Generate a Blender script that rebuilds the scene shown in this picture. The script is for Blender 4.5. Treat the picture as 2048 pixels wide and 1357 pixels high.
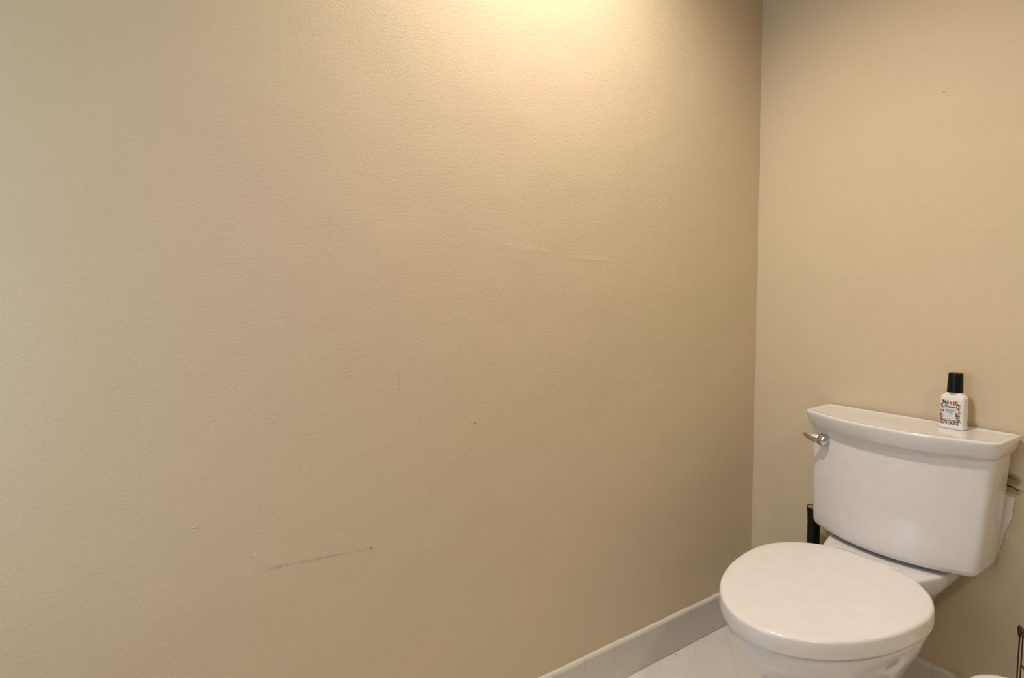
import bpy, bmesh, math, random
from mathutils import Vector, Matrix, noise
random.seed(7)
sc = bpy.context.scene
for o in list(bpy.data.objects): bpy.data.objects.remove(o)
COL = sc.collection
PI = math.pi

# ------------------------------------------------------------------ camera
F, YAW, PIT, ROLL = 1121.688, 1.00738, 0.09333, -0.01975
CAM = Vector((1.13965, -1.6821, 1.14131))
fw = Vector((-math.sin(YAW)*math.cos(PIT), math.cos(YAW)*math.cos(PIT), -math.sin(PIT)))
rt = fw.cross(Vector((0, 0, 1))).normalized(); up = rt.cross(fw)
r2 = rt*math.cos(ROLL) + up*math.sin(ROLL); u2 = -rt*math.sin(ROLL) + up*math.cos(ROLL)
cam = bpy.data.cameras.new('camera'); co = bpy.data.objects.new('camera', cam); COL.objects.link(co)
M = Matrix((r2, u2, -fw)).transposed().to_4x4(); M.translation = CAM
co.matrix_world = M
cam.sensor_fit = 'HORIZONTAL'; cam.sensor_width = 36; cam.lens = F*36/2048
cam.clip_start = 0.02; cam.clip_end = 50
sc.camera = co

# ------------------------------------------------------------------ light and exposure
sc.view_settings.view_transform = 'Standard'; sc.view_settings.look = 'None'
sc.view_settings.gamma = 1.0; sc.view_settings.use_curve_mapping = False
sc.view_settings.exposure = 0.07
W = bpy.data.worlds.new('world'); sc.world = W; W.use_nodes = True
W.node_tree.nodes['Background'].inputs[0].default_value = (0.80, 0.90, 1.0, 1)
W.node_tree.nodes['Background'].inputs[1].default_value = 1.0
LX, LY, LZ = 0.38, -0.86, 2.40
def lamp(name, kind, loc, energy, color, **kw):
    l = bpy.data.lights.new(name, kind); l.energy = energy; l.color = color
    for k, v in kw.items(): setattr(l, k, v)
    o = bpy.data.objects.new(name, l); COL.objects.link(o); o.location = loc
    return o
# the recessed ceiling lamp close to the left wall
lamp('ceiling_downlight_lamp', 'SPOT', (LX, LY, LZ), 78, (1.0, 0.845, 0.725), spot_size=math.radians(134), spot_blend=1.0, shadow_soft_size=0.05)
# added warm fill spot, lifts the left wall and seat side from the right
lamp('added_fill_spot', 'SPOT', (1.95, -1.15, 2.40), 44, (1.0, 0.82, 0.66), spot_size=math.radians(160), spot_blend=1.0, shadow_soft_size=0.07)
# daylight coming through the window behind the camera
d = lamp('window_daylight', 'AREA', (0.47, -2.50, 1.25), 6.2, (0.64, 0.84, 1.0), shape='RECTANGLE', size=0.70, size_y=1.3)
d.rotation_euler = (PI/2, 0, 0)

# ------------------------------------------------------------------ material helpers
def lin(c):
    return tuple(((v/255)/12.92 if v/255 <= .04045 else ((v/255+.055)/1.055)**2.4) for v in c) + (1,)
class NT:
    def __init__(s, name):
        s.m = bpy.data.materials.new(name); s.m.use_nodes = True; s.t = s.m.node_tree
        s.b = s.t.nodes['Principled BSDF']; s._pos = None
    def n(s, typ, ins=None, **kw):
        x = s.t.nodes.new(typ)
        for k, v in kw.items(): setattr(x, k, v)
        for k, v in (ins or {}).items(): s.put(x.inputs[k], v)
        return x
    def put(s, inp, v):
        if isinstance(v, bpy.types.NodeSocket): s.t.links.new(v, inp)
        else: inp.default_value = v
    def math(s, op, a, b=0.0, c=None, clamp=False):
        x = s.n('ShaderNodeMath', {0: a, 1: b}, operation=op, use_clamp=clamp)
        if c is not None: s.put(x.inputs[2], c)
        return x.outputs[0]
    def vmath(s, op, a, b=(0, 0, 0)):
        x = s.n('ShaderNodeVectorMath', {0: a, 1: b}, operation=op); return x
    @property
    def pos(s):
        if s._pos is None: s._pos = s.n('ShaderNodeTexCoord').outputs['Object']
        return s._pos
    def noise(s, scale, detail=3, rough=.5, vec=None, dist=0.0):
        x = s.n('ShaderNodeTexNoise', {'Vector': vec or s.pos, 'Scale': scale, 'Detail': detail, 'Roughness': rough, 'Distortion': dist})
        return x.outputs['Fac']
    def mix(s, f, a, b, blend='MIX'):
        x = s.n('ShaderNodeMix', data_type='RGBA', blend_type=blend)
        s.put(x.inputs[0], f); s.put(x.inputs[6], a); s.put(x.inputs[7], b); return x.outputs[2]
    def remap(s, v, a, b, c=0.0, d=1.0, smooth=False):
        x = s.n('ShaderNodeMapRange', {0: v, 1: a, 2: b, 3: c, 4: d})
        if smooth: x.interpolation_type = 'SMOOTHSTEP'
        return x.outputs[0]
    def capsule(s, a, b, r0, r1, wob=None):
        """1 inside the stroke a-b (radius r0), 0 outside r1"""
        p = s.pos if wob is None else wob
        A = Vector(a); B = Vector(b); L2 = max((B-A).length_squared, 1e-9)
        pa = s.vmath('SUBTRACT', p, A).outputs[0]
        h = s.math('DIVIDE', s.vmath('DOT_PRODUCT', pa, tuple(B-A)).outputs['Value'], L2, clamp=True)
        sx = s.n('ShaderNodeVectorMath', {0: tuple(B-A)}, operation='SCALE'); s.put(sx.inputs['Scale'], h)
        dist = s.vmath('LENGTH', s.vmath('SUBTRACT', pa, sx.outputs[0]).outputs[0]).outputs['Value']
        return s.remap(dist, r0, r1, 1.0, 0.0, True)
    def bump(s, h, dist, strength=1.0, nrm=None):
        x = s.n('ShaderNodeBump', {'Height': h, 'Distance': dist, 'Strength': strength})
        if nrm is not None: s.put(x.inputs['Normal'], nrm)
        return x.outputs[0]
    def set(s, **kw):
        for k, v in kw.items(): s.put(s.b.inputs[k.replace('_', ' ')], v)
        return s

PAINT = (0.61, 0.52, 0.362, 1)
def wall_mat(name, marks=None):
    n = NT(name)
    big = n.noise(1.3, 3, .5); mid = n.noise(6.0, 4, .6)
    c = n.mix(n.remap(big, .3, .7), (PAINT[0]*.97, PAINT[1]*.995, PAINT[2]*.96, 1), (PAINT[0]*1.02, PAINT[1]*.98, PAINT[2]*1.03, 1))
    c = n.mix(n.remap(mid, .35, .7, 0, .10), c, (PAINT[0]*.86, PAINT[1]*.86, PAINT[2]*.86, 1))
    h = n.noise(190, 3, .6); h2 = n.noise(3.0, 2, .5)
    nrm = n.bump(h2, .006, 1.0); nrm = n.bump(h, .0012, .75, nrm)
    rough = .62
    if marks: c, nrm, rough = marks(n, c, nrm)
    n.set(Base_Color=c, Normal=nrm, Roughness=rough, Specular_IOR_Level=.35)
    return n.m

def left_marks(n, c, nrm):
    brk = n.remap(n.noise(120, 3, .7), .38, .62)
    def stroke(a, b, r0, r1, col, k, broken=True):
        nonlocal c
        f = n.capsule((0, *a), (0, *b), r0, r1)
        if broken: f = n.math('MULTIPLY', f, brk)
        c = n.mix(n.math('MULTIPLY', f, k), c, (*col, 1))
    dk = (.16, .13, .10); br = (.20, .10, .05); lt = (.80, .74, .64)
    stroke((-1.530, .604), (-1.300, .588), .0002, .0045, dk, .24)
    stroke((-1.470, .6005), (-1.385, .5945), .0004, .0030, dk, .30)
    stroke((-1.329, .5895), (-1.329, .5895), .0010, .0022, (.05, .04, .03), .9, False)
    stroke((-1.553, .6055), (-1.500, .6025), .0005, .006, dk, .15)
    stroke((-1.0685, .8245), (-1.0685, .8225), .0012, .0028, br, .8, False)
    stroke((-1.074, .823), (-1.080, .824), .0006, .0022, br, .5)
    stroke((-1.208, .860), (-1.208, .844), .0006, .0028, dk, .45)
    stroke((-1.253, .975), (-1.251, .935), .0006, .0028, dk, .22)
    stroke((-1.655, .7185), (-1.648, .7190), .0006, .0015, lt, .7, False)
    stroke((-1.655, .7160), (-1.647, .7165), .0004, .0012, dk, .5, False)
    stroke((-1.556, .6405), (-1.552, .6405), .0006, .0015, lt, .8, False)
    stroke((-1.145, .9400), (-1.090, .930), .0006, .0040, dk, .12)
    # two shallow trowel ridges
    r1 = n.capsule((0, -.990, 1.2370), (0, -.850, 1.2250), .0005, .0100)
    r2 = n.capsule((0, -.780, 1.2120), (0, -.650, 1.2030), .0003, .0100)
    r3 = n.capsule((0, -.720, 1.2080), (0, -.665, 1.2040), .0002, .0030)
    s_ = n.math('ADD', n.math('ADD', n.math('MULTIPLY', r1, .16), n.math('MULTIPLY', r2, .26)), n.math('MULTIPLY', r3, .12))
    nrm = n.bump(s_, .0012, 1.0, nrm)
    return c, nrm, .62

def back_marks(n, c, nrm):
    # an unpainted plaster patch beside the tank, with old stains above it
    sep = n.n('ShaderNodeSeparateXYZ', {0: n.pos}); x, z = sep.outputs[0], sep.outputs[2]
    # ragged right edge as a function of height
    rp = n.n('ShaderNodeValToRGB'); n.put(rp.inputs[0], n.remap(z, .44, .64))
    pts = [(.440, .650), (.463, .663), (.480, .6655), (.502, .6685), (.520, .6710), (.537, .6745), (.548, .678), (.567, .6835), (.578, .6855), (.590, .6840), (.600, .6858), (.616, .6868), (.624, .6950)]
    cr = rp.color_ramp
    while len(cr.elements) > 1: cr.elements.remove(cr.elements[-1])
    for i, (zz, xx) in enumerate(pts):
        e = cr.elements[0] if i == 0 else cr.elements.new((zz-.44)/.2)
        if i == 0: e.position = 0.0
    for e, (zz, xx) in zip(cr.elements, pts):
        v = (xx-.6)/.12; e.color = (v, v, v, 1)
    edge = n.math('MULTIPLY_ADD', n.n('ShaderNodeSeparateColor', {0: rp.outputs[0]}).outputs[0], .12, .6)
    wob = n.math('MULTIPLY', n.math('SUBTRACT', n.noise(160, 3, .6), .5), .004)
    e2 = n.math('ADD', edge, wob)
    mx = n.remap(n.math('SUBTRACT', e2, x), -.0006, .0006)
    top = n.math('MULTIPLY_ADD', x, -.168, .6262 + .6539*.168)
    mt = n.math('MULTIPLY', n.remap(n.math('SUBTRACT', top, z), -.0004, .0006), n.remap(x, .600, .604))
    mb = n.remap(n.math('ADD', z, n.math('MULTIPLY', n.math('SUBTRACT', n.noise(60), .5), .02)), .452, .500, 0, 1, True)
    f = n.math('MULTIPLY', n.math('MULTIPLY', mx, mt), mb)
    c = n.mix(n.math('MULTIPLY', f, .95), c, (.84, .80, .75, 1))
    # crumbly lighter zone to the right of the lower edge
    fr = n.capsule((.680, 0, .534), (.685, 0, .515), .003, .014)
    c = n.mix(n.math('MULTIPLY', n.math('MULTIPLY', fr, n.remap(n.noise(260, 3, .7), .35, .6)), .55), c, (.80, .68, .52, 1))
    hf = n.math('MULTIPLY', f, -1.0)
    nrm = n.bump(hf, .0012, 1.0, nrm)
    wv = n.vmath('ADD', n.pos, n.n('ShaderNodeVectorMath', {0: n.vmath('SUBTRACT', n.n('ShaderNodeTexNoise', {'Vector': n.pos, 'Scale': 90.0, 'Detail': 3.0}).outputs['Color'], (.5, .5, .5)).outputs[0], 1: (.010, 0, .010)}, operation='MULTIPLY').outputs[0]).outputs[0]
    def st(a, b, r0, r1, col, k):
        nonlocal c
        q = n.capsule((a[0], 0, a[1]), (b[0], 0, b[1]), r0, r1, wv)
        c = n.mix(n.math('MULTIPLY', q, k), c, (*col, 1))
    st((.655, .668), (.682, .662), .009, .018, (.22, .14, .04), .72)
    st((.655, .640), (.690, .634), .003, .010, (.26, .17, .06), .6)
    st((.664, .6710), (.675, .6705), .0008, .0036, (.07, .03, .01), .85)
    st((.675, .6705), (.684, .6640), .0004, .0034, (.12, .06, .02), .6)
    st((.660, .6510), (.676, .6455), .0012, .0046, (.06, .025, .01), .9)
    st((.676, .6455), (.692, .6415), .0010, .0040, (.06, .025, .01), .85)
    st((.692, .6415), (.706, .6380), .0003, .0026, (.12, .06, .02), .5)
    st((.688, .6550), (.686, .6520), .0010, .0030, (.20, .11, .04), .5)
    st((.641, .4550), (.655, .450), .002, .014, (.30, .20, .08), .35)
    st((.5008, 1.602), (.5025, 1.600), .0010, .0030, (.35, .26, .17), .6)
    return c, nrm, .62

def tile_mat(name, col, rough):
    n = NT(name)
    ob = n.n('ShaderNodeObjectInfo').outputs['Random']
    base = n.mix(n.remap(n.noise(9, 4, .6), .3, .7), (*[v*.93 for v in col], 1), (*[min(1, v*1.04) for v in col], 1))
    base = n.mix(n.math('MULTIPLY', ob, .10), base, (*[v*.8 for v in col], 1))
    fine = n.remap(n.noise(70, 4, .7), .55, .8, 0, .25)
    base = n.mix(fine, base, (*[v*.72 for v in col], 1))
    n.set(Base_Color=base, Roughness=rough, Normal=n.bump(n.noise(35, 2), .0006, .5))
    return n.m
def plain(name, col, rough=.5, metal=0.0, bump=None, **kw):
    n = NT(name); nz = n.noise(25, 3, .6)
    c = n.mix(n.remap(nz, .3, .7, 0, .5), (*col, 1), (*[v*.9 for v in col], 1))
    n.set(Base_Color=c, Roughness=rough, Metallic=metal, **kw)
    if bump: n.set(Normal=n.bump(n.noise(bump[0], 2), bump[1], bump[2]))
    return n.m
M_LEFT = wall_mat('painted wall left', left_marks)
M_BACK = wall_mat('painted wall back', back_marks)
M_WALL = wall_mat('painted wall')
M_CEIL = plain('ceiling paint', (.78, .74, .66), .8)
M_FTILE = tile_mat('floor tile glaze', (.74, .73, .685), .32)
M_BTILE = tile_mat('base tile glaze', (.68, .65, .60), .28)
M_GROUT = plain('grout', (.66, .62, .55), .9)
M_PORC = plain('glazed porcelain', (.700, .702, .715), .13, bump=(14, .0006, .4), Coat_Weight=.4, Coat_Roughness=.04)
M_SEAT = plain('moulded seat plastic', (.760, .752, .750), .20, bump=(20, .0004, .4))
M_CHROME = plain('brushed chrome', (.62, .59, .55), .12, 1.0)
M_NICKEL = plain('worn nickel lever', (.50, .44, .37), .22, 1.0)
M_BLACK = plain('black plastic', (.0035, .0032, .003), .36, Specular_IOR_Level=.25)
M_BRONZE = plain('dark bronze wire', (.10, .055, .030), .30, .8)
M_BOTTLE = plain('white bottle plastic', (.80, .78, .75), .35)
M_PAPER = plain('soft white paper', (.86, .84, .79), .95, bump=(500, .0006, .8))
M_CARD = plain('grey cardboard', (.42, .36, .28), .9)
M_TRIM = plain('white trim paint', (.80, .78, .73), .4)
M_LABEL = plain('pale label panel', (.66, .71, .74), .5)
INK = {k: plain('ink ' + k, v, .5) for k, v in dict(navy=(.02, .022, .035), red=(.16, .015, .012), rust=(.30, .06, .02), orange=(.62, .20, .08), grey=(.20, .20, .21), peach=(.75, .42, .28)).items()}
M_SPECK = plain('black grit', (.012, .010, .008), .8)
n_ = NT('lit lamp lens'); n_.set(Base_Color=(1, .95, .85, 1), Emission_Color=(1, .85, .62, 1), Emission_Strength=12.0); M_LENS = n_.m

# ------------------------------------------------------------------ mesh helpers
def link(name, me, parent=None, mat=None):
    o = bpy.data.objects.new(name, me); COL.objects.link(o)
    if parent is not None: o.parent = parent
    if mat is not None and me is not None and not me.materials: me.materials.append(mat)
    return o
def finish(name, bm, mat, parent=None, smooth=35):
    bmesh.ops.recalc_face_normals(bm, faces=bm.faces)
    me = bpy.data.meshes.new(name); bm.to_mesh(me); bm.free()
    if smooth:
        me.shade_smooth(); me.set_sharp_from_angle(angle=math.radians(smooth))
    for m in (mat if isinstance(mat, (list, tuple)) else [mat]): me.materials.append(m)
    return link(name, me, parent)
def tag(o, label=None, cat=None, group=None, kind=None):
    for k, v in (('label', label), ('category', cat), ('group', group), ('kind', kind)):
        if v: o[k] = v
    return o
def thing(name, label, cat, loc, rz=0, group=None):
    o = bpy.data.objects.new(name, None); COL.objects.link(o); o.empty_display_size = .05
    o.location = loc; o.rotation_euler = (0, 0, rz)
    return tag(o, label, cat, group)
def loft(bm, rings, cap0=True, cap1=True):
    vs = [[bm.verts.new(p) for p in r] for r in rings]; n = len(rings[0])
    for a, b in zip(vs, vs[1:]):
        for i in range(n): bm.faces.new((a[i], a[(i+1) % n], b[(i+1) % n], b[i]))
    if cap0: bm.faces.new(vs[0][::-1])
    if cap1: bm.faces.new(vs[-1])
    return vs
def box(bm, a, b, bev=0, seg=2):
    r = bmesh.ops.create_cube(bm, size=1)
    for v in r['verts']: v.co = Vector([a[i] + (v.co[i]+.5)*(b[i]-a[i]) for i in range(3)])
    if bev:
        bmesh.ops.bevel(bm, geom=list({e for v in r['verts'] for e in v.link_edges}), offset=bev, segments=seg, affect='EDGES', profile=.5)
def lathe(bm, prof, c=(0, 0, 0), n=40, axis='Z', sx=1, sy=1):
    rings = []
    for r, z in prof:
        ring = []
        for i in range(n):
            t = 2*PI*i/n; x, y = r*math.cos(t)*sx, r*math.sin(t)*sy
            p = (x, y, z) if axis == 'Z' else ((x, z, y) if axis == 'Y' else (z, x, y))
            ring.append(Vector(c) + Vector(p))
        rings.append(ring)
    loft(bm, rings)
def tube(bm, pts, r, n=10, radii=None):
    pts = [Vector(p) for p in pts]; rings = []; pv = None
    for i, p in enumerate(pts):
        d_ = (pts[min(i+1, len(pts)-1)] - pts[max(i-1, 0)]).normalized()
        if pv is None: a = d_.orthogonal().normalized()
        else: a = (pv - d_*pv.dot(d_)).normalized()
        pv = a; b = d_.cross(a); rr = radii[i] if radii else r
        rings.append([p + (a*math.cos(2*PI*k/n) + b*math.sin(2*PI*k/n))*rr for k in range(n)])
    loft(bm, rings)
def smoothpath(pts, k=6):
    P = [Vector(p) for p in pts]; out = []
    for i in range(len(P)-1):
        p0, p1, p2, p3 = P[max(i-1, 0)], P[i], P[i+1], P[min(i+2, len(P)-1)]
        for j in range(k):
            t = j/k
            out.append(.5*((2*p1) + (p2-p0)*t + (2*p0-5*p1+4*p2-p3)*t*t + (3*p1-p0-3*p2+p3)*t**3))
    return out + [P[-1]]

# ------------------------------------------------------------------ the room
RX, RY, RZ = 2.70, -2.35, 2.44      # right wall, front wall, ceiling
T = .10
def wallbox(name, a, b, mat, parent=None):
    bm = bmesh.new(); box(bm, a, b); o = finish(name, bm, mat, parent, 0)
    if parent is None: tag(o, kind='structure')
    return o
wl = wallbox('wall_left', (-T, RY-T, -.05), (0, T, RZ+.05), M_LEFT)
wb = wallbox('wall_back', (0, 0, -.05), (RX, T, RZ+.05), M_BACK)
wr = wallbox('wall_right', (RX, RY-T, -.05), (RX+T, T, RZ+.05), M_WALL)
# front wall with the window behind the camera
bm = bmesh.new(); D0, D1, S0, DH = .12, .82, .60, 1.95
box(bm, (0, RY-T, -.05), (D0, RY, RZ+.05)); box(bm, (D1, RY-T, -.05), (RX, RY, RZ+.05))
box(bm, (D0, RY-T, DH), (D1, RY, RZ+.05)); box(bm, (D0, RY-T, -.05), (D1, RY, S0))
wf = tag(finish('wall_front', bm, M_WALL, None, 0), kind='structure')
bm = bmesh.new()
for x in (D0-.05, D1-.002): box(bm, (x, RY-.02, S0-.05), (x+.052, RY+.012, DH+.05), .003)
for z in (S0-.05, DH-.002): box(bm, (D0, RY-.02, z), (D1, RY+.012, z+.052), .003)
tag(finish('window_1', bm, M_TRIM, None, 0), kind='structure')
# ceiling with a hole-free panel; the lamp trims sit on it
ceil = wallbox('ceiling', (0, RY, RZ), (RX, 0, RZ+.1), M_CEIL)

# floor: grout bed and diagonal glazed tiles
bm = bmesh.new(); box(bm, (0, RY, -.05), (RX, 0, -.0010))
fl = tag(finish('floor', bm, M_GROUT, None, 0), kind='structure')
S = .1100; G = .0012; U0, V0 = -.2095, -.3275     # u=(x+y)/sqrt2, v=(y-x)/sqrt2 of a joint crossing
R2 = math.sqrt(2)
def clip(poly, ax, val, sgn):
    out = []
    for i in range(len(poly)):
        p, q = poly[i], poly[(i+1) % len(poly)]
        dp, dq = sgn*(p[ax]-val), sgn*(q[ax]-val)
        if dp >= 0: out.append(p)
        if (dp >= 0) != (dq >= 0):
            t = dp/(dp-dq); out.append((p[0]+(q[0]-p[0])*t, p[1]+(q[1]-p[1])*t))
    return out
tiles = []
for i in range(-40, 60):
    for j in range(-60, 60):
        u, v = U0+i*S, V0+j*S; g = G/2
        c4 = [(u+g, v+g), (u+S-g, v+g), (u+S-g, v+S-g), (u+g, v+S-g)]
        poly = [((a-b)/R2, (a+b)/R2) for a, b in c4]
        for ax, val, sg in ((0, .0122, 1), (0, RX-.001, -1), (1, -.0122, -1), (1, RY+.001, 1)):
            poly = clip(poly, ax, val, sg)
            if len(poly) < 3: break
        if len(poly) < 3: continue
        ar = abs(sum(poly[k][0]*poly[(k+1) % len(poly)][1]-poly[(k+1) % len(poly)][0]*poly[k][1] for k in range(len(poly))))/2
        if ar < 4e-5: continue
        cx = sum(p[0] for p in poly)/len(poly); cy = sum(p[1] for p in poly)/len(poly)
        tiles.append((math.hypot(cx-.15, cy+.42), poly))
tiles.sort(key=lambda t: t[0])
def tile_prism(bm, poly, dz):
    cx = sum(p[0] for p in poly)/len(poly); cy = sum(p[1] for p in poly)/len(poly)
    def ring(z, ins):
        o_ = []
        for x, y in poly:
            L = math.hypot(x-cx, y-cy); k = max(0, 1-ins/L); o_.append((cx+(x-cx)*k, cy+(y-cy)*k, z))
        return o_
    loft(bm, [ring(-.0035, 0), ring(-.0008+dz, 0), ring(dz, .0009)])
full = None
for k, (_, poly) in enumerate(tiles[:290]):
    bm = bmesh.new(); tile_prism(bm, poly, random.uniform(-.00025, .0))
    finish('tile', bm, M_FTILE, fl, 0)
bm = bmesh.new()
for _, poly in tiles[290:]: tile_prism(bm, poly, 0)
tag(finish('tile_field', bm, M_FTILE, fl, 0), kind='stuff')

# tiled baseboards: bull-nosed tiles of their own, a little proud of the wall
def base_tile(bm, L, h=.1193, t=.0115):
    # profile in (d, z): d away from the wall
    prof = [(0, .0), (t*.86, .0), (t*.92, h-.012)]
    for k in range(7):
        a = k/6*PI/2; prof.append((t-.0085+.0085*math.cos(a)+.0004*0, h-.0085+.0085*math.sin(a)))
    prof += [(0, h)]
    rings = [[(d_, s, z) for d_, z in prof] for s in (-L/2+.0006, L/2-.0006)]
    loft(bm, rings)
PITCH = .1078
bm = bmesh.new(); base_tile(bm, PITCH)
bmesh.ops.recalc_face_normals(bm, faces=bm.faces)
tmesh = bpy.data.meshes.new('base_tile'); bm.to_mesh(tmesh); bm.free(); tmesh.materials.append(M_BTILE)
tmesh.shade_smooth(); tmesh.set_sharp_from_angle(angle=math.radians(40))
def grout_strip(name, a, b):
    bm = bmesh.new(); box(bm, a, b); return tag(finish(name, bm, M_GROUT, None, 0), kind='structure')
bl = grout_strip('baseboard_left', (0, RY, 0), (.0094, -.0115, .1172))
YJ = -1.1570*.93     # a measured joint (px 1167) on the left wall
n0 = math.floor((YJ - RY)/PITCH)
y = YJ - n0*PITCH
while y < -.0115:
    lo, hi = y, min(y+PITCH, -.0118)
    if hi-lo > .02:
        o = link('tile', tmesh, bl); o.location = (0, (lo+hi)/2, random.uniform(-.0006, .0004)); o.scale = (1+random.uniform(-.04, .05), (hi-lo)/PITCH, 1)
    y += PITCH
bb = grout_strip('baseboard_back', (.0, -.0094, 0), (RX, 0, .1172))
x = .004
while x < RX:
    hi = min(x+PITCH, RX)
    if hi-x > .02:
        o = link('tile', tmesh, bb); o.rotation_euler = (0, 0, -PI/2); o.location = ((x+hi)/2, 0, random.uniform(-.0006, .0004)); o.scale = (1, (hi-x)/PITCH, 1)
    x += PITCH
br_ = grout_strip('baseboard_right', (RX-.010, RY, 0), (RX, -.012, .1185))

# recessed ceiling lamps (out of frame; the right-hand one is added as fill)
def downlight(loc, label):
    t = thing('unseen_downlight', label, 'light', (loc[0], loc[1], RZ), 0)
    bm = bmesh.new(); n = 40
    prof = [(.060, 0), (.060, -.004), (.078, -.006), (.085, -.003), (.085, 0)]
    rings = [[(r*math.cos(2*PI*k/n), r*math.sin(2*PI*k/n), z) for k in range(n)] for r, z in prof]
    loft(bm, rings, False, False); finish('trim_ring', bm, M_TRIM, t)
    bm = bmesh.new(); lathe(bm, [(.001, -.0015), (.0595, -.0015), (.0595, -.0005), (.001, -.0005)], n=40); finish('lens', bm, M_LENS, t)
downlight((LX, LY), 'round recessed ceiling lamp close to the left wall')
downlight((1.95, -1.15), 'added round ceiling lamp, unseen fill from the right part of the room')

# ------------------------------------------------------------------ the toilet
XC = .4717
toilet = thing('toilet', 'white two-piece porcelain toilet with closed round lid against the back wall', 'toilet', (XC, -.35, 0))
TO = Vector((XC, -.35, 0))

def fillet(poly, radii, n=8):
    """poly: corners in order, radii per corner -> rounded closed outline"""
    out = []; m = len(poly)
    for i in range(m):
        p = Vector(poly[i]); a = Vector(poly[i-1]); b = Vector(poly[(i+1) % m]); r = radii[i]
        if r <= 0: out.append(p); continue
        da = (a-p); db = (b-p); r = min(r, da.length*.98, db.length*.98)
        s, e = p+da.normalized()*r, p+db.normalized()*r
        for k in range(n+1):
            t = k/n; out.append(s*(1-t)**2 + p*2*t*(1-t) + e*t*t)
    return out
def tank_outline(hw, ye, yc, yb, r, rb=.01, z=0.0, nb=22, hb=None):
    """back straight, front bowed: ye = y of front ends, yc = y of front centre (world)"""
    hb = hb or hw
    pts = [(hb, yb), (hw, ye)]
    rad = [rb, r]
    for k in range(1, nb):
        x_ = hw - 2*hw*k/nb; pts.append((x_, ye + (yc-ye)*(1-(x_/hw)**2))); rad.append(0)
    pts += [(-hw, ye), (-hb, yb)]; rad += [r, rb]
    # rounding of the front corners must not be limited by the short bow segments
    full_ = []
    P = [Vector(p) for p in pts]
    bow = P[2:-2]
    def bez(a, p, b, n=8): return [a*(1-t)**2+p*2*t*(1-t)+b*t*t for t in [k/n for k in range(n+1)]]
    def bowpt(x_): return Vector((x_, ye + (yc-ye)*(1-(x_/hw)**2)))
    A, B, C_, D_ = P[0], P[1], P[-2], P[-1]
    full_ += bez(A+Vector((-rb, 0)), A, A+(B-A).normalized()*rb)
    full_ += bez(B+(A-B).normalized()*r, B, bowpt(hw-r))
    for k in range(1, nb): full_.append(bowpt((hw-r) - 2*(hw-r)*k/nb))
    full_ += bez(bowpt(-(hw-r)), C_, C_+(D_-C_).normalized()*r)
    full_ += bez(D_+(C_-D_).normalized()*rb, D_, D_+Vector((rb, 0)))
    return [(v.x, v.y-TO.y, z) for v in full_]

# tank
bm = bmesh.new(); rings = []
def lerp(a, b, t): return a+(b-a)*t
ZB, ZT = .4460, .7345
def tank_ring(z, ins=0.0):
    t = (z-ZB)/(ZT-ZB)
    hw = lerp(.1905, .2085, t**.85) - ins; ye = lerp(-.1330, -.1190, t) + ins; yc = lerp(-.1870, -.1650, t) + ins
    return tank_outline(hw, ye, yc, -.012, .014, .012, z)
for z, ins in ((ZB, .016), (ZB+.0015, .009), (ZB+.005, .0040), (ZB+.011, .0010), (ZB+.018, 0)): rings.append(tank_ring(z, ins))
for k in range(1, 9): rings.append(tank_ring(lerp(ZB+.018, ZT, k/8)))
loft(bm, rings); tank = finish('tank', bm, M_PORC, toilet, 50)
# lid of the tank: curved skirt, rounded edge, slightly dished top with a raised rim
bm = bmesh.new(); rings = []
def lid_ring(z, ins, insb=None):
    insb = ins if insb is None else insb
    return tank_outline(.2225-ins, -.1345+ins, -.1915+ins, -.0055-min(insb, .02), max(.012, .020-ins*.3), .008, z)
for z, ins in ((.7335, .0160), (.7325, .0135), (.7330, .0110), (.7352, .0098), (.7410, .0073), (.7500, .0046), (.7610, .0019), (.7690, .0004), (.7725, .0005), (.7745, .0016), (.7756, .0040), (.7756, .0080), (.7746, .0120), (.7735, .0165), (.7730, .0230)):
    rings.append(lid_ring(z, ins))
loft(bm, rings); finish('tank_lid', bm, M_PORC, toilet, 60)

# trip lever on the front left of the tank
lev = thing('trip_lever', None, None, (0, 0, 0)); lev.parent = toilet
for k in ('label', 'category'):
    if k in lev: del lev[k]
def tl(p): return Vector(p) - TO
KN = tl((.3135, -.1530, .7020))
bm = bmesh.new()
tube(bm, [KN+Vector((0, .028, 0)), KN+Vector((0, .010, 0))], .0075, 20)
finish('lever_shank', bm, M_CHROME, lev)
bm = bmesh.new()
lathe(bm, [(.0001, -.0115), (.004, -.0112), (.008, -.0092), (.0125, -.0065), (.0148, -.001), (.0148, .004), (.0128, .009), (.0085, .013), (.0001, .014)], KN, 32, 'Y', 1.08, 1.18)
o = finish('lever_knob', bm, M_CHROME, lev); tag(o, 'polished chrome domed knob')
bm = bmesh.new()
pth = smoothpath([KN+Vector((-.003, -.001, -.0010)), KN+Vector((-.017, -.005, .0020)), KN+Vector((-.033, -.0085, .0058)), KN+Vector((-.0480, -.0100, .0108))], 7)
N_ = len(pth); rings = []
for i, p in enumerate(pth):
    t = i/(N_-1); hz = lerp(.0112, .0108, t)*math.sqrt(max(0.0, 1-max(0, (t-.25)/.75)**1.35)) + .0004; hy = lerp(.0052, .0024, t)
    rings.append([p + Vector((hz*.25*math.sin(2*PI*k/16), hy*math.cos(2*PI*k/16), hz*math.sin(2*PI*k/16))) for k in range(16)])
loft(bm, rings); o = finish('lever_arm', bm, M_NICKEL, lev)

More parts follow.
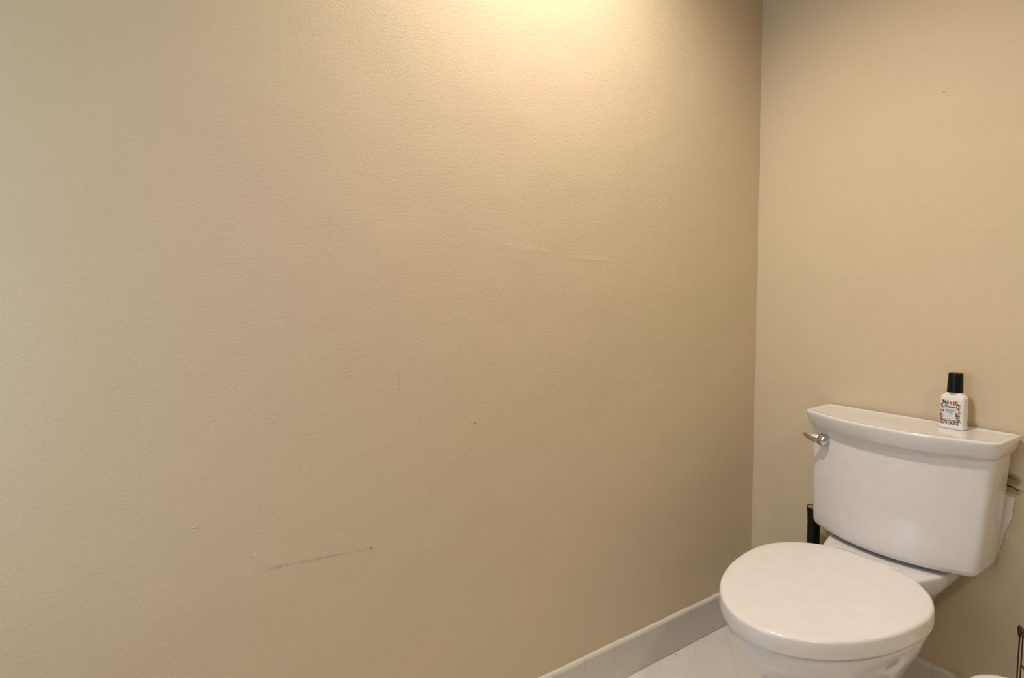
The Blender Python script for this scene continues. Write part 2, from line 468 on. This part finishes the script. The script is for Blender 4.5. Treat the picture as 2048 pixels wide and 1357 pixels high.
# bowl: rim, skirt and pedestal in one flowing loft, plus the deck that carries the tank
def egg(a, bf, brr, yc, z, cut=None, n=72, ex=2.0, ef=1.95):
    pts = []
    for k in range(n):
        t = 2*PI*k/n; s, c_ = math.sin(t), math.cos(t)
        e = ef if c_ < 0 else ex
        x_ = a*math.copysign(abs(s)**(2/e), s); y_ = (bf if c_ < 0 else brr)*math.copysign(abs(c_)**(2/e), c_)
        Y = yc+y_
        if cut is not None: Y = min(Y, cut)
        pts.append((x_, Y-TO.y, z))
    return pts
bm = bmesh.new(); rings = []
YC = -.392
for z, a, f, r_, yc in ((0, .118, .150, .260, -.37), (.012, .120, .152, .262, -.37), (.03, .116, .148, .258, -.37), (.08, .106, .140, .250, -.37), (.14, .106, .150, .245, -.375),
                        (.20, .118, .180, .240, -.38), (.25, .134, .212, .235, -.385), (.29, .150, .244, .225, -.388), (.325, .165, .268, .215, -.39), (.355, .1775, .286, .205, -.391),
                        (.378, .1850, .2955, .195, YC), (.392, .1885, .2995, .190, YC), (.3985, .1882, .2992, .189, YC), (.4008, .1875, .2985, .1885, YC), (.4016, .1860, .297, .187, YC)):
    rings.append(egg(a, f, r_, yc, z))
loft(bm, rings)
def deck_ring(z, hw, yf, yb, r):
    w2 = hw*.80
    P = [(hw, yb), (hw, -.140), (w2, -.232), (w2, yf), (-w2, yf), (-w2, -.232), (-hw, -.140), (-hw, yb)]
    return [(v.x, v.y-TO.y, z) for v in fillet(P, [.02, .022, .02, r*.6, r*.6, .02, .022, .02], 8)]
rings = [deck_ring(z, hw, yf, -.03, r) for z, hw, yf, r in ((.20, .060, -.26, .03), (.27, .066, -.27, .03), (.33, .088, -.28, .035), (.360, .105, -.285, .04), (.380, .120, -.29, .04), (.397, .1300, -.295, .04), (.414, .1360, -.298, .04), (.4280, .1380, -.298, .04), (.4345, .1372, -.296, .04), (.4368, .1340, -.292, .038), (.4376, .1280, -.286, .034))]
loft(bm, rings); finish('bowl', bm, M_PORC, toilet, 60)
# spud gasket/coupling between the deck and the tank
bm = bmesh.new()
box(bm, tl((XC-.08, -.125, .4370)), tl((XC+.08, -.04, .4480)), .004); finish('tank_gasket', bm, plain('grey rubber', (.34, .31, .27), .8), toilet, 40)

# seat ring and the lid above it
SEATX = dict(a=.1970, f=.3120, r=.190)
def seat_ring(z, ins, cut=-.2240):
    return egg(SEATX['a']-ins, SEATX['f']-ins, SEATX['r']-ins, YC, z, cut, 96, 2.0, 1.95)
bm = bmesh.new()
outer = [seat_ring(z, i, -.215) for z, i in ((.4040, .0160), (.4020, .0140), (.4025, .0120), (.4045, .0115), (.4062, .0125))]
inner = [[(p[0]*.66, (p[1]-(YC-TO.y)+0)*.68+(YC-TO.y)-.012, z) for p in seat_ring(0, .0, -.215)] for z in (.4062, .4040)]
rings = outer + inner
vs = [[bm.verts.new(p) for p in r] for r in rings]; n = len(rings[0])
for q in range(len(vs)):
    a, b = vs[q], vs[(q+1) % len(vs)]
    for i in range(n): bm.faces.new((a[i], a[(i+1) % n], b[(i+1) % n], b[i]))
finish('seat', bm, M_SEAT, toilet, 60)
bm = bmesh.new(); rings = []
for z, i in ((.4090, .014), (.4070, .0080), (.4064, .0045), (.4072, .0018), (.4100, .0006), (.4150, 0), (.4280, .0002), (.4390, .0006), (.4420, .0014), (.4442, .0032), (.4454, .0056), (.4461, .0090), (.4464, .0160), (.4467, .0300), (.4469, .07), (.4470, .12)):
    rings.append(seat_ring(z, i))
loft(bm, rings); finish('seat_lid', bm, M_SEAT, toilet, 60)
# moulded hinge bar at the rear of the lid
bm = bmesh.new()
P = [(.070, -.212), (.070, -.240), (-.070, -.240), (-.070, -.212)]
rings = [[(v.x*(1-i/.1), v.y-TO.y, z) for v in fillet(P, [.008]*4, 5)] for z, i in ((.4300, 0), (.4400, 0), (.4425, .0008), (.4435, .003))]
loft(bm, rings); finish('hinge', bm, M_SEAT, toilet, 50)
for sx in (-1, 1):       # floor bolt caps on the foot
    bm = bmesh.new(); lathe(bm, [(.015, -.012), (.015, .004), (.012, .012), (.006, .016), (.0005, .017)], (sx*.113, .03, .012), 20); finish('bolt_cap', bm, M_PORC, toilet)

# ------------------------------------------------------------------ bottle on the tank lid
BW, BD = .0275, .0150     # half width, half depth
ba = math.radians(-4)
BSC = (.94, .94, 1.17)
bot = thing('spray_bottle', 'small white bottle with black cap and floral label on the tank lid', 'bottle', (.5745, -.0480, .7731), ba); bot.scale = BSC
def bring(z, hw, hd, r, n=8):
    P = [(hw, hd), (hw, -hd), (-hw, -hd), (-hw, hd)]
    return [(v.x, v.y, z) for v in fillet(P, [r]*4, n)]
bm = bmesh.new()
rings = [bring(z, hw, hd, r) for z, hw, hd, r in (
    (0, .0268, .0145, .010), (.0012, .0288, .0160, .010), (.004, .0288, .0160, .010), (.008, .0277, .0152, .009), (.014, .0271, .0148, .009), (.040, .0273, .0149, .009),
    (.062, .0275, .0150, .009), (.0655, .0274, .0149, .009), (.0680, .0262, .0143, .009), (.0705, .0235, .0135, .010), (.0730, .0200, .0132, .011), (.0750, .0178, .0130, .012), (.0765, .0168, .0128, .0125), (.078, .0150, .0125, .0125))]
loft(bm, rings); finish('bottle_body', bm, M_BOTTLE, bot, 60)
bm = bmesh.new()
lathe(bm, [(.0001, .0768), (.0165, .0768), (.0172, .0772), (.0172, .0785), (.0158, .1150), (.0155, .1165), (.0145, .1172), (.0120, .1172), (.0118, .1166), (.0001, .1166)], n=48)
finish('cap', bm, M_BLACK, bot, 35)
# printed label: pale panel, floral border, lines of lettering
FY = -.0152
lab = bpy.data.meshes.new('label'); bm = bmesh.new()
box(bm, (-.0150, FY-.00018, .0205), (.0105, FY+.0008, .0440), .0)
box(bm, (-.0155, FY-.00022, .0430), (.0125, FY+.0008, .0510), .0)
label = finish('label_panel', bm, M_LABEL, bot, 0)
bm = bmesh.new(); inks = list(INK.values()); ik = list(INK)
def blob(x, z, r, m, ell=1.0, rot=0.0, lift=0.0):
    k = 8; c_ = []
    for i in range(k):
        t = 2*PI*i/k; a, b = r*math.cos(t), r*ell*math.sin(t)
        c_.append(bm.verts.new((x+a*math.cos(rot)-b*math.sin(rot), FY-.00030-lift, z+a*math.sin(rot)+b*math.cos(rot))))
    f = bm.faces.new(c_); f.material_index = ik.index(m)
rr = random.Random(3)
def scatter(x0, x1, z0, z1, cnt, cols, rmin, rmax):
    for _ in range(cnt):
        blob(rr.uniform(x0, x1), rr.uniform(z0, z1), 1.22*rr.uniform(rmin, rmax), rr.choice(cols), rr.uniform(.25, .9), rr.uniform(0, PI), rr.uniform(0, .0001))
scatter(-.0215, -.0060, .0515, .0600, 52, ['navy', 'navy', 'grey'], .0004, .0013)      # top left curls
scatter(.0040, .0140, .0515, .0590, 34, ['navy', 'grey', 'rust'], .0004, .0013)
scatter(-.0225, -.0175, .0420, .0540, 26, ['navy', 'navy', 'grey'], .0004, .0012)
scatter(-.0245, -.0165, .0180, .0400, 70, ['red', 'navy', 'rust', 'red', 'peach'], .0004, .0013)
scatter(.0120, .0200, .0180, .0410, 80, ['red', 'red', 'navy', 'rust', 'peach'], .0004, .0014)
scatter(.0140, .0200, .0420, .0540, 34, ['red', 'orange', 'peach', 'navy'], .0004, .0013)
scatter(-.0235, .0190, .0095, .0185, 150, ['navy', 'red', 'grey', 'navy', 'rust'], .0004, .0012)
for k in range(9):                                                                    # orange blossom at the top
    blob(-.0010+.0020*math.cos(k*.7), .0555+.0020*math.sin(k*.7), .0018, 'orange' if k % 2 else 'peach', .6, k*.7, .0001)
blob(-.0016, .0553, .0012, 'rust', .8, .4, .0003); blob(.0012, .0546, .0010, 'rust', .8, 1.2, .0003)
for k in range(14): blob(.0205+.0011*math.sin(k*.4), .0400-k*.0007, .00045, 'grey', .8, 0, .0001)
blob(.0215, .0172, .0009, 'navy'); blob(.0188, .0166, .0010, 'navy')
for k in range(24):                                                                   # frame line of the panel
    t = k/23; blob(-.0152, lerp(.0200, .0440, t), .0005, 'grey', .8, 0, .0001); blob(.0108, lerp(.0200, .0440, t), .0004, 'grey', .8, 0, .0001)
    blob(lerp(-.0150, .0100, t), .0196-.0016*math.sin(PI*t), .0007, 'navy' if k % 3 else 'red', .7, 0, .0001)
    blob(lerp(-.0155, .0125, t), .0512+.0004*math.sin(3*PI*t), .0006, 'navy', .7, 0, .0001)
finish('floral_border', bm, inks, bot, 0)
def text(s, x, z, size, m, name='lettering', shear=0.0, stretch=1.0, off=0.0):
    cu = bpy.data.curves.new(name, 'FONT'); cu.body = s; cu.size = size; cu.align_x = 'CENTER'; cu.align_y = 'CENTER'; cu.shear = shear; cu.offset = off; cu.extrude = 0
    o = bpy.data.objects.new(name, cu); COL.objects.link(o)
    bpy.context.view_layer.update()
    me = bpy.data.meshes.new_from_object(o.evaluated_get(bpy.context.evaluated_depsgraph_get()))
    bpy.data.objects.remove(o)
    for v in me.vertices: v.co = Vector((x+v.co.x*stretch, FY-.00042, z+v.co.y))
    me.materials.clear(); me.materials.append(INK[m])
    return link(name, me, bot)
text("Cinnamon's", -.0012, .0468, .0062, 'navy', shear=.25, stretch=.95, off=.00022)
text('~ ~ ~ ~ ~ ~', -.0020, .0430, .0024, 'grey')
text('BEFORE YOU GO', -.0025, .0392, .0026, 'navy', stretch=.95, off=.00016)
text('TOILET', -.0025, .0352, .0050, 'navy', stretch=1.05)
text('spray', -.0025, .0312, .0026, 'grey', shear=.4)
text('essential oil', -.0025, .0278, .0019, 'grey', off=.00005)
text('2 OZ', -.0025, .0225, .0016, 'navy', off=.0001)

# ------------------------------------------------------------------ toilet brush behind the bowl
br0 = thing('toilet_brush', 'black toilet brush standing in the gap behind the bowl left of the tank', 'brush', (.2480, -.0640, 0))
bm = bmesh.new()
lathe(bm, [(.0440, 0), (.0460, .004), (.0455, .03), (.0420, .24), (.0430, .262), (.0400, .262), (.0395, .240), (.0430, .03), (.0001, .02)], n=40)
finish('canister', bm, M_BLACK, br0, 50)
bm = bmesh.new()
lathe(bm, [(.0001, .03), (.030, .03), (.034, .05), (.034, .10), (.026, .125), (.0001, .125)], n=28)
finish('bristle_head', bm, plain('white bristles', (.7, .68, .64), .9, bump=(300, .003, 1)), br0)
bm = bmesh.new()
lathe(bm, [(.0001, .12), (.0080, .12), (.0100, .26), (.0150, .285), (.0172, .31), (.0172, .42), (.0180, .445), (.0200, .4640), (.0203, .4680), (.0196, .4690), (.0180, .4665), (.0120, .4640), (.0001, .4630)], n=36)
finish('handle', bm, M_BLACK, br0, 50)
bm = bmesh.new()
lathe(bm, [(.0001, .4632), (.0120, .4642), (.0176, .4668), (.0176, .4675), (.0120, .4655), (.0001, .4648)], n=32)
o = finish('end_cap', bm, plain('brass inlay', (.62, .48, .28), .25, .9), br0, 50); tag(o, 'tan dished end cap')

# ------------------------------------------------------------------ wire stand at the right edge
SX, SY = .8200, -.1250
st = thing('wire_stand', 'dark bronze double-wire stand by the back wall at the right edge of the frame', 'stand', (SX, SY, 0))
for sx in (-1, 1):
    for dx in (0.0, .0062):
        bm = bmesh.new(); tube(bm, [(sx*(.0765-dx), -dx*.5, .006), (sx*(.0765-dx), -dx*.5, .362-dx*.6)], .0014, 10); finish('upright', bm, M_BRONZE, st)
bm = bmesh.new()
half = [(-.0762, .0010, .352), (-.0778, -.0005, .3665), (-.0762, -.0030, .3750), (-.0710, -.0065, .3715), (-.0640, -.0110, .3600), (-.0400, -.0170, .3500), (0, -.0190, .3470)]
tube(bm, smoothpath(half + [(-x_, y_, z_) for x_, y_, z_ in half[-2::-1]], 6), .0034, 12)
finish('top_rail', bm, M_BRONZE, st)
bm = bmesh.new()
tube(bm, smoothpath([(-.0700, -.003, .290), (-.04, -.014, .272), (0, -.017, .266), (.04, -.014, .272), (.0700, -.003, .290)], 6), .0022, 10); finish('cross_wire', bm, M_BRONZE, st)
bm = bmesh.new(); box(bm, (-.085, -.05, 0), (.085, .05, .008), .003); finish('base_plate', bm, M_BRONZE, st, 40)

# ------------------------------------------------------------------ small white bin beside the bowl, only its lid shows
BR = .080
wb_ = thing('waste_bin', 'small round white bin whose lid just shows at the bottom edge right of the bowl', 'bin', (.8040, -.3420, 0)); wb_.scale = (1, 1, 1.010)
bm = bmesh.new()
lathe(bm, [(.0001, 0), (BR-.014, 0), (BR-.010, .004), (BR-.002, .300), (BR, .303), (BR, .308), (BR-.003, .309), (.0001, .306)], n=56); finish('body', bm, M_BOTTLE, wb_, 50)
bm = bmesh.new()
lathe(bm, [(.0001, .3095), (BR+.001, .3095), (BR+.002, .312), (BR+.002, .322), (BR-.001, .3270), (BR-.008, .3292), (.030, .3310), (.0001, .3312)], n=56); finish('lid', bm, M_BOTTLE, wb_, 60)

# ------------------------------------------------------------------ a speck on the floor tile
bm = bmesh.new(); bmesh.ops.create_icosphere(bm, subdivisions=2, radius=.0014)
for v in bm.verts: v.co = v.co*(1+.25*noise.noise(v.co*900)); v.co.z = v.co.z*.6+.0007
o = finish('grit_speck', bm, M_SPECK, None, 0); o.location = (.0205, -.3990, 0)
tag(o, 'tiny black speck of grit on the floor tile beside the left baseboard', 'debris')
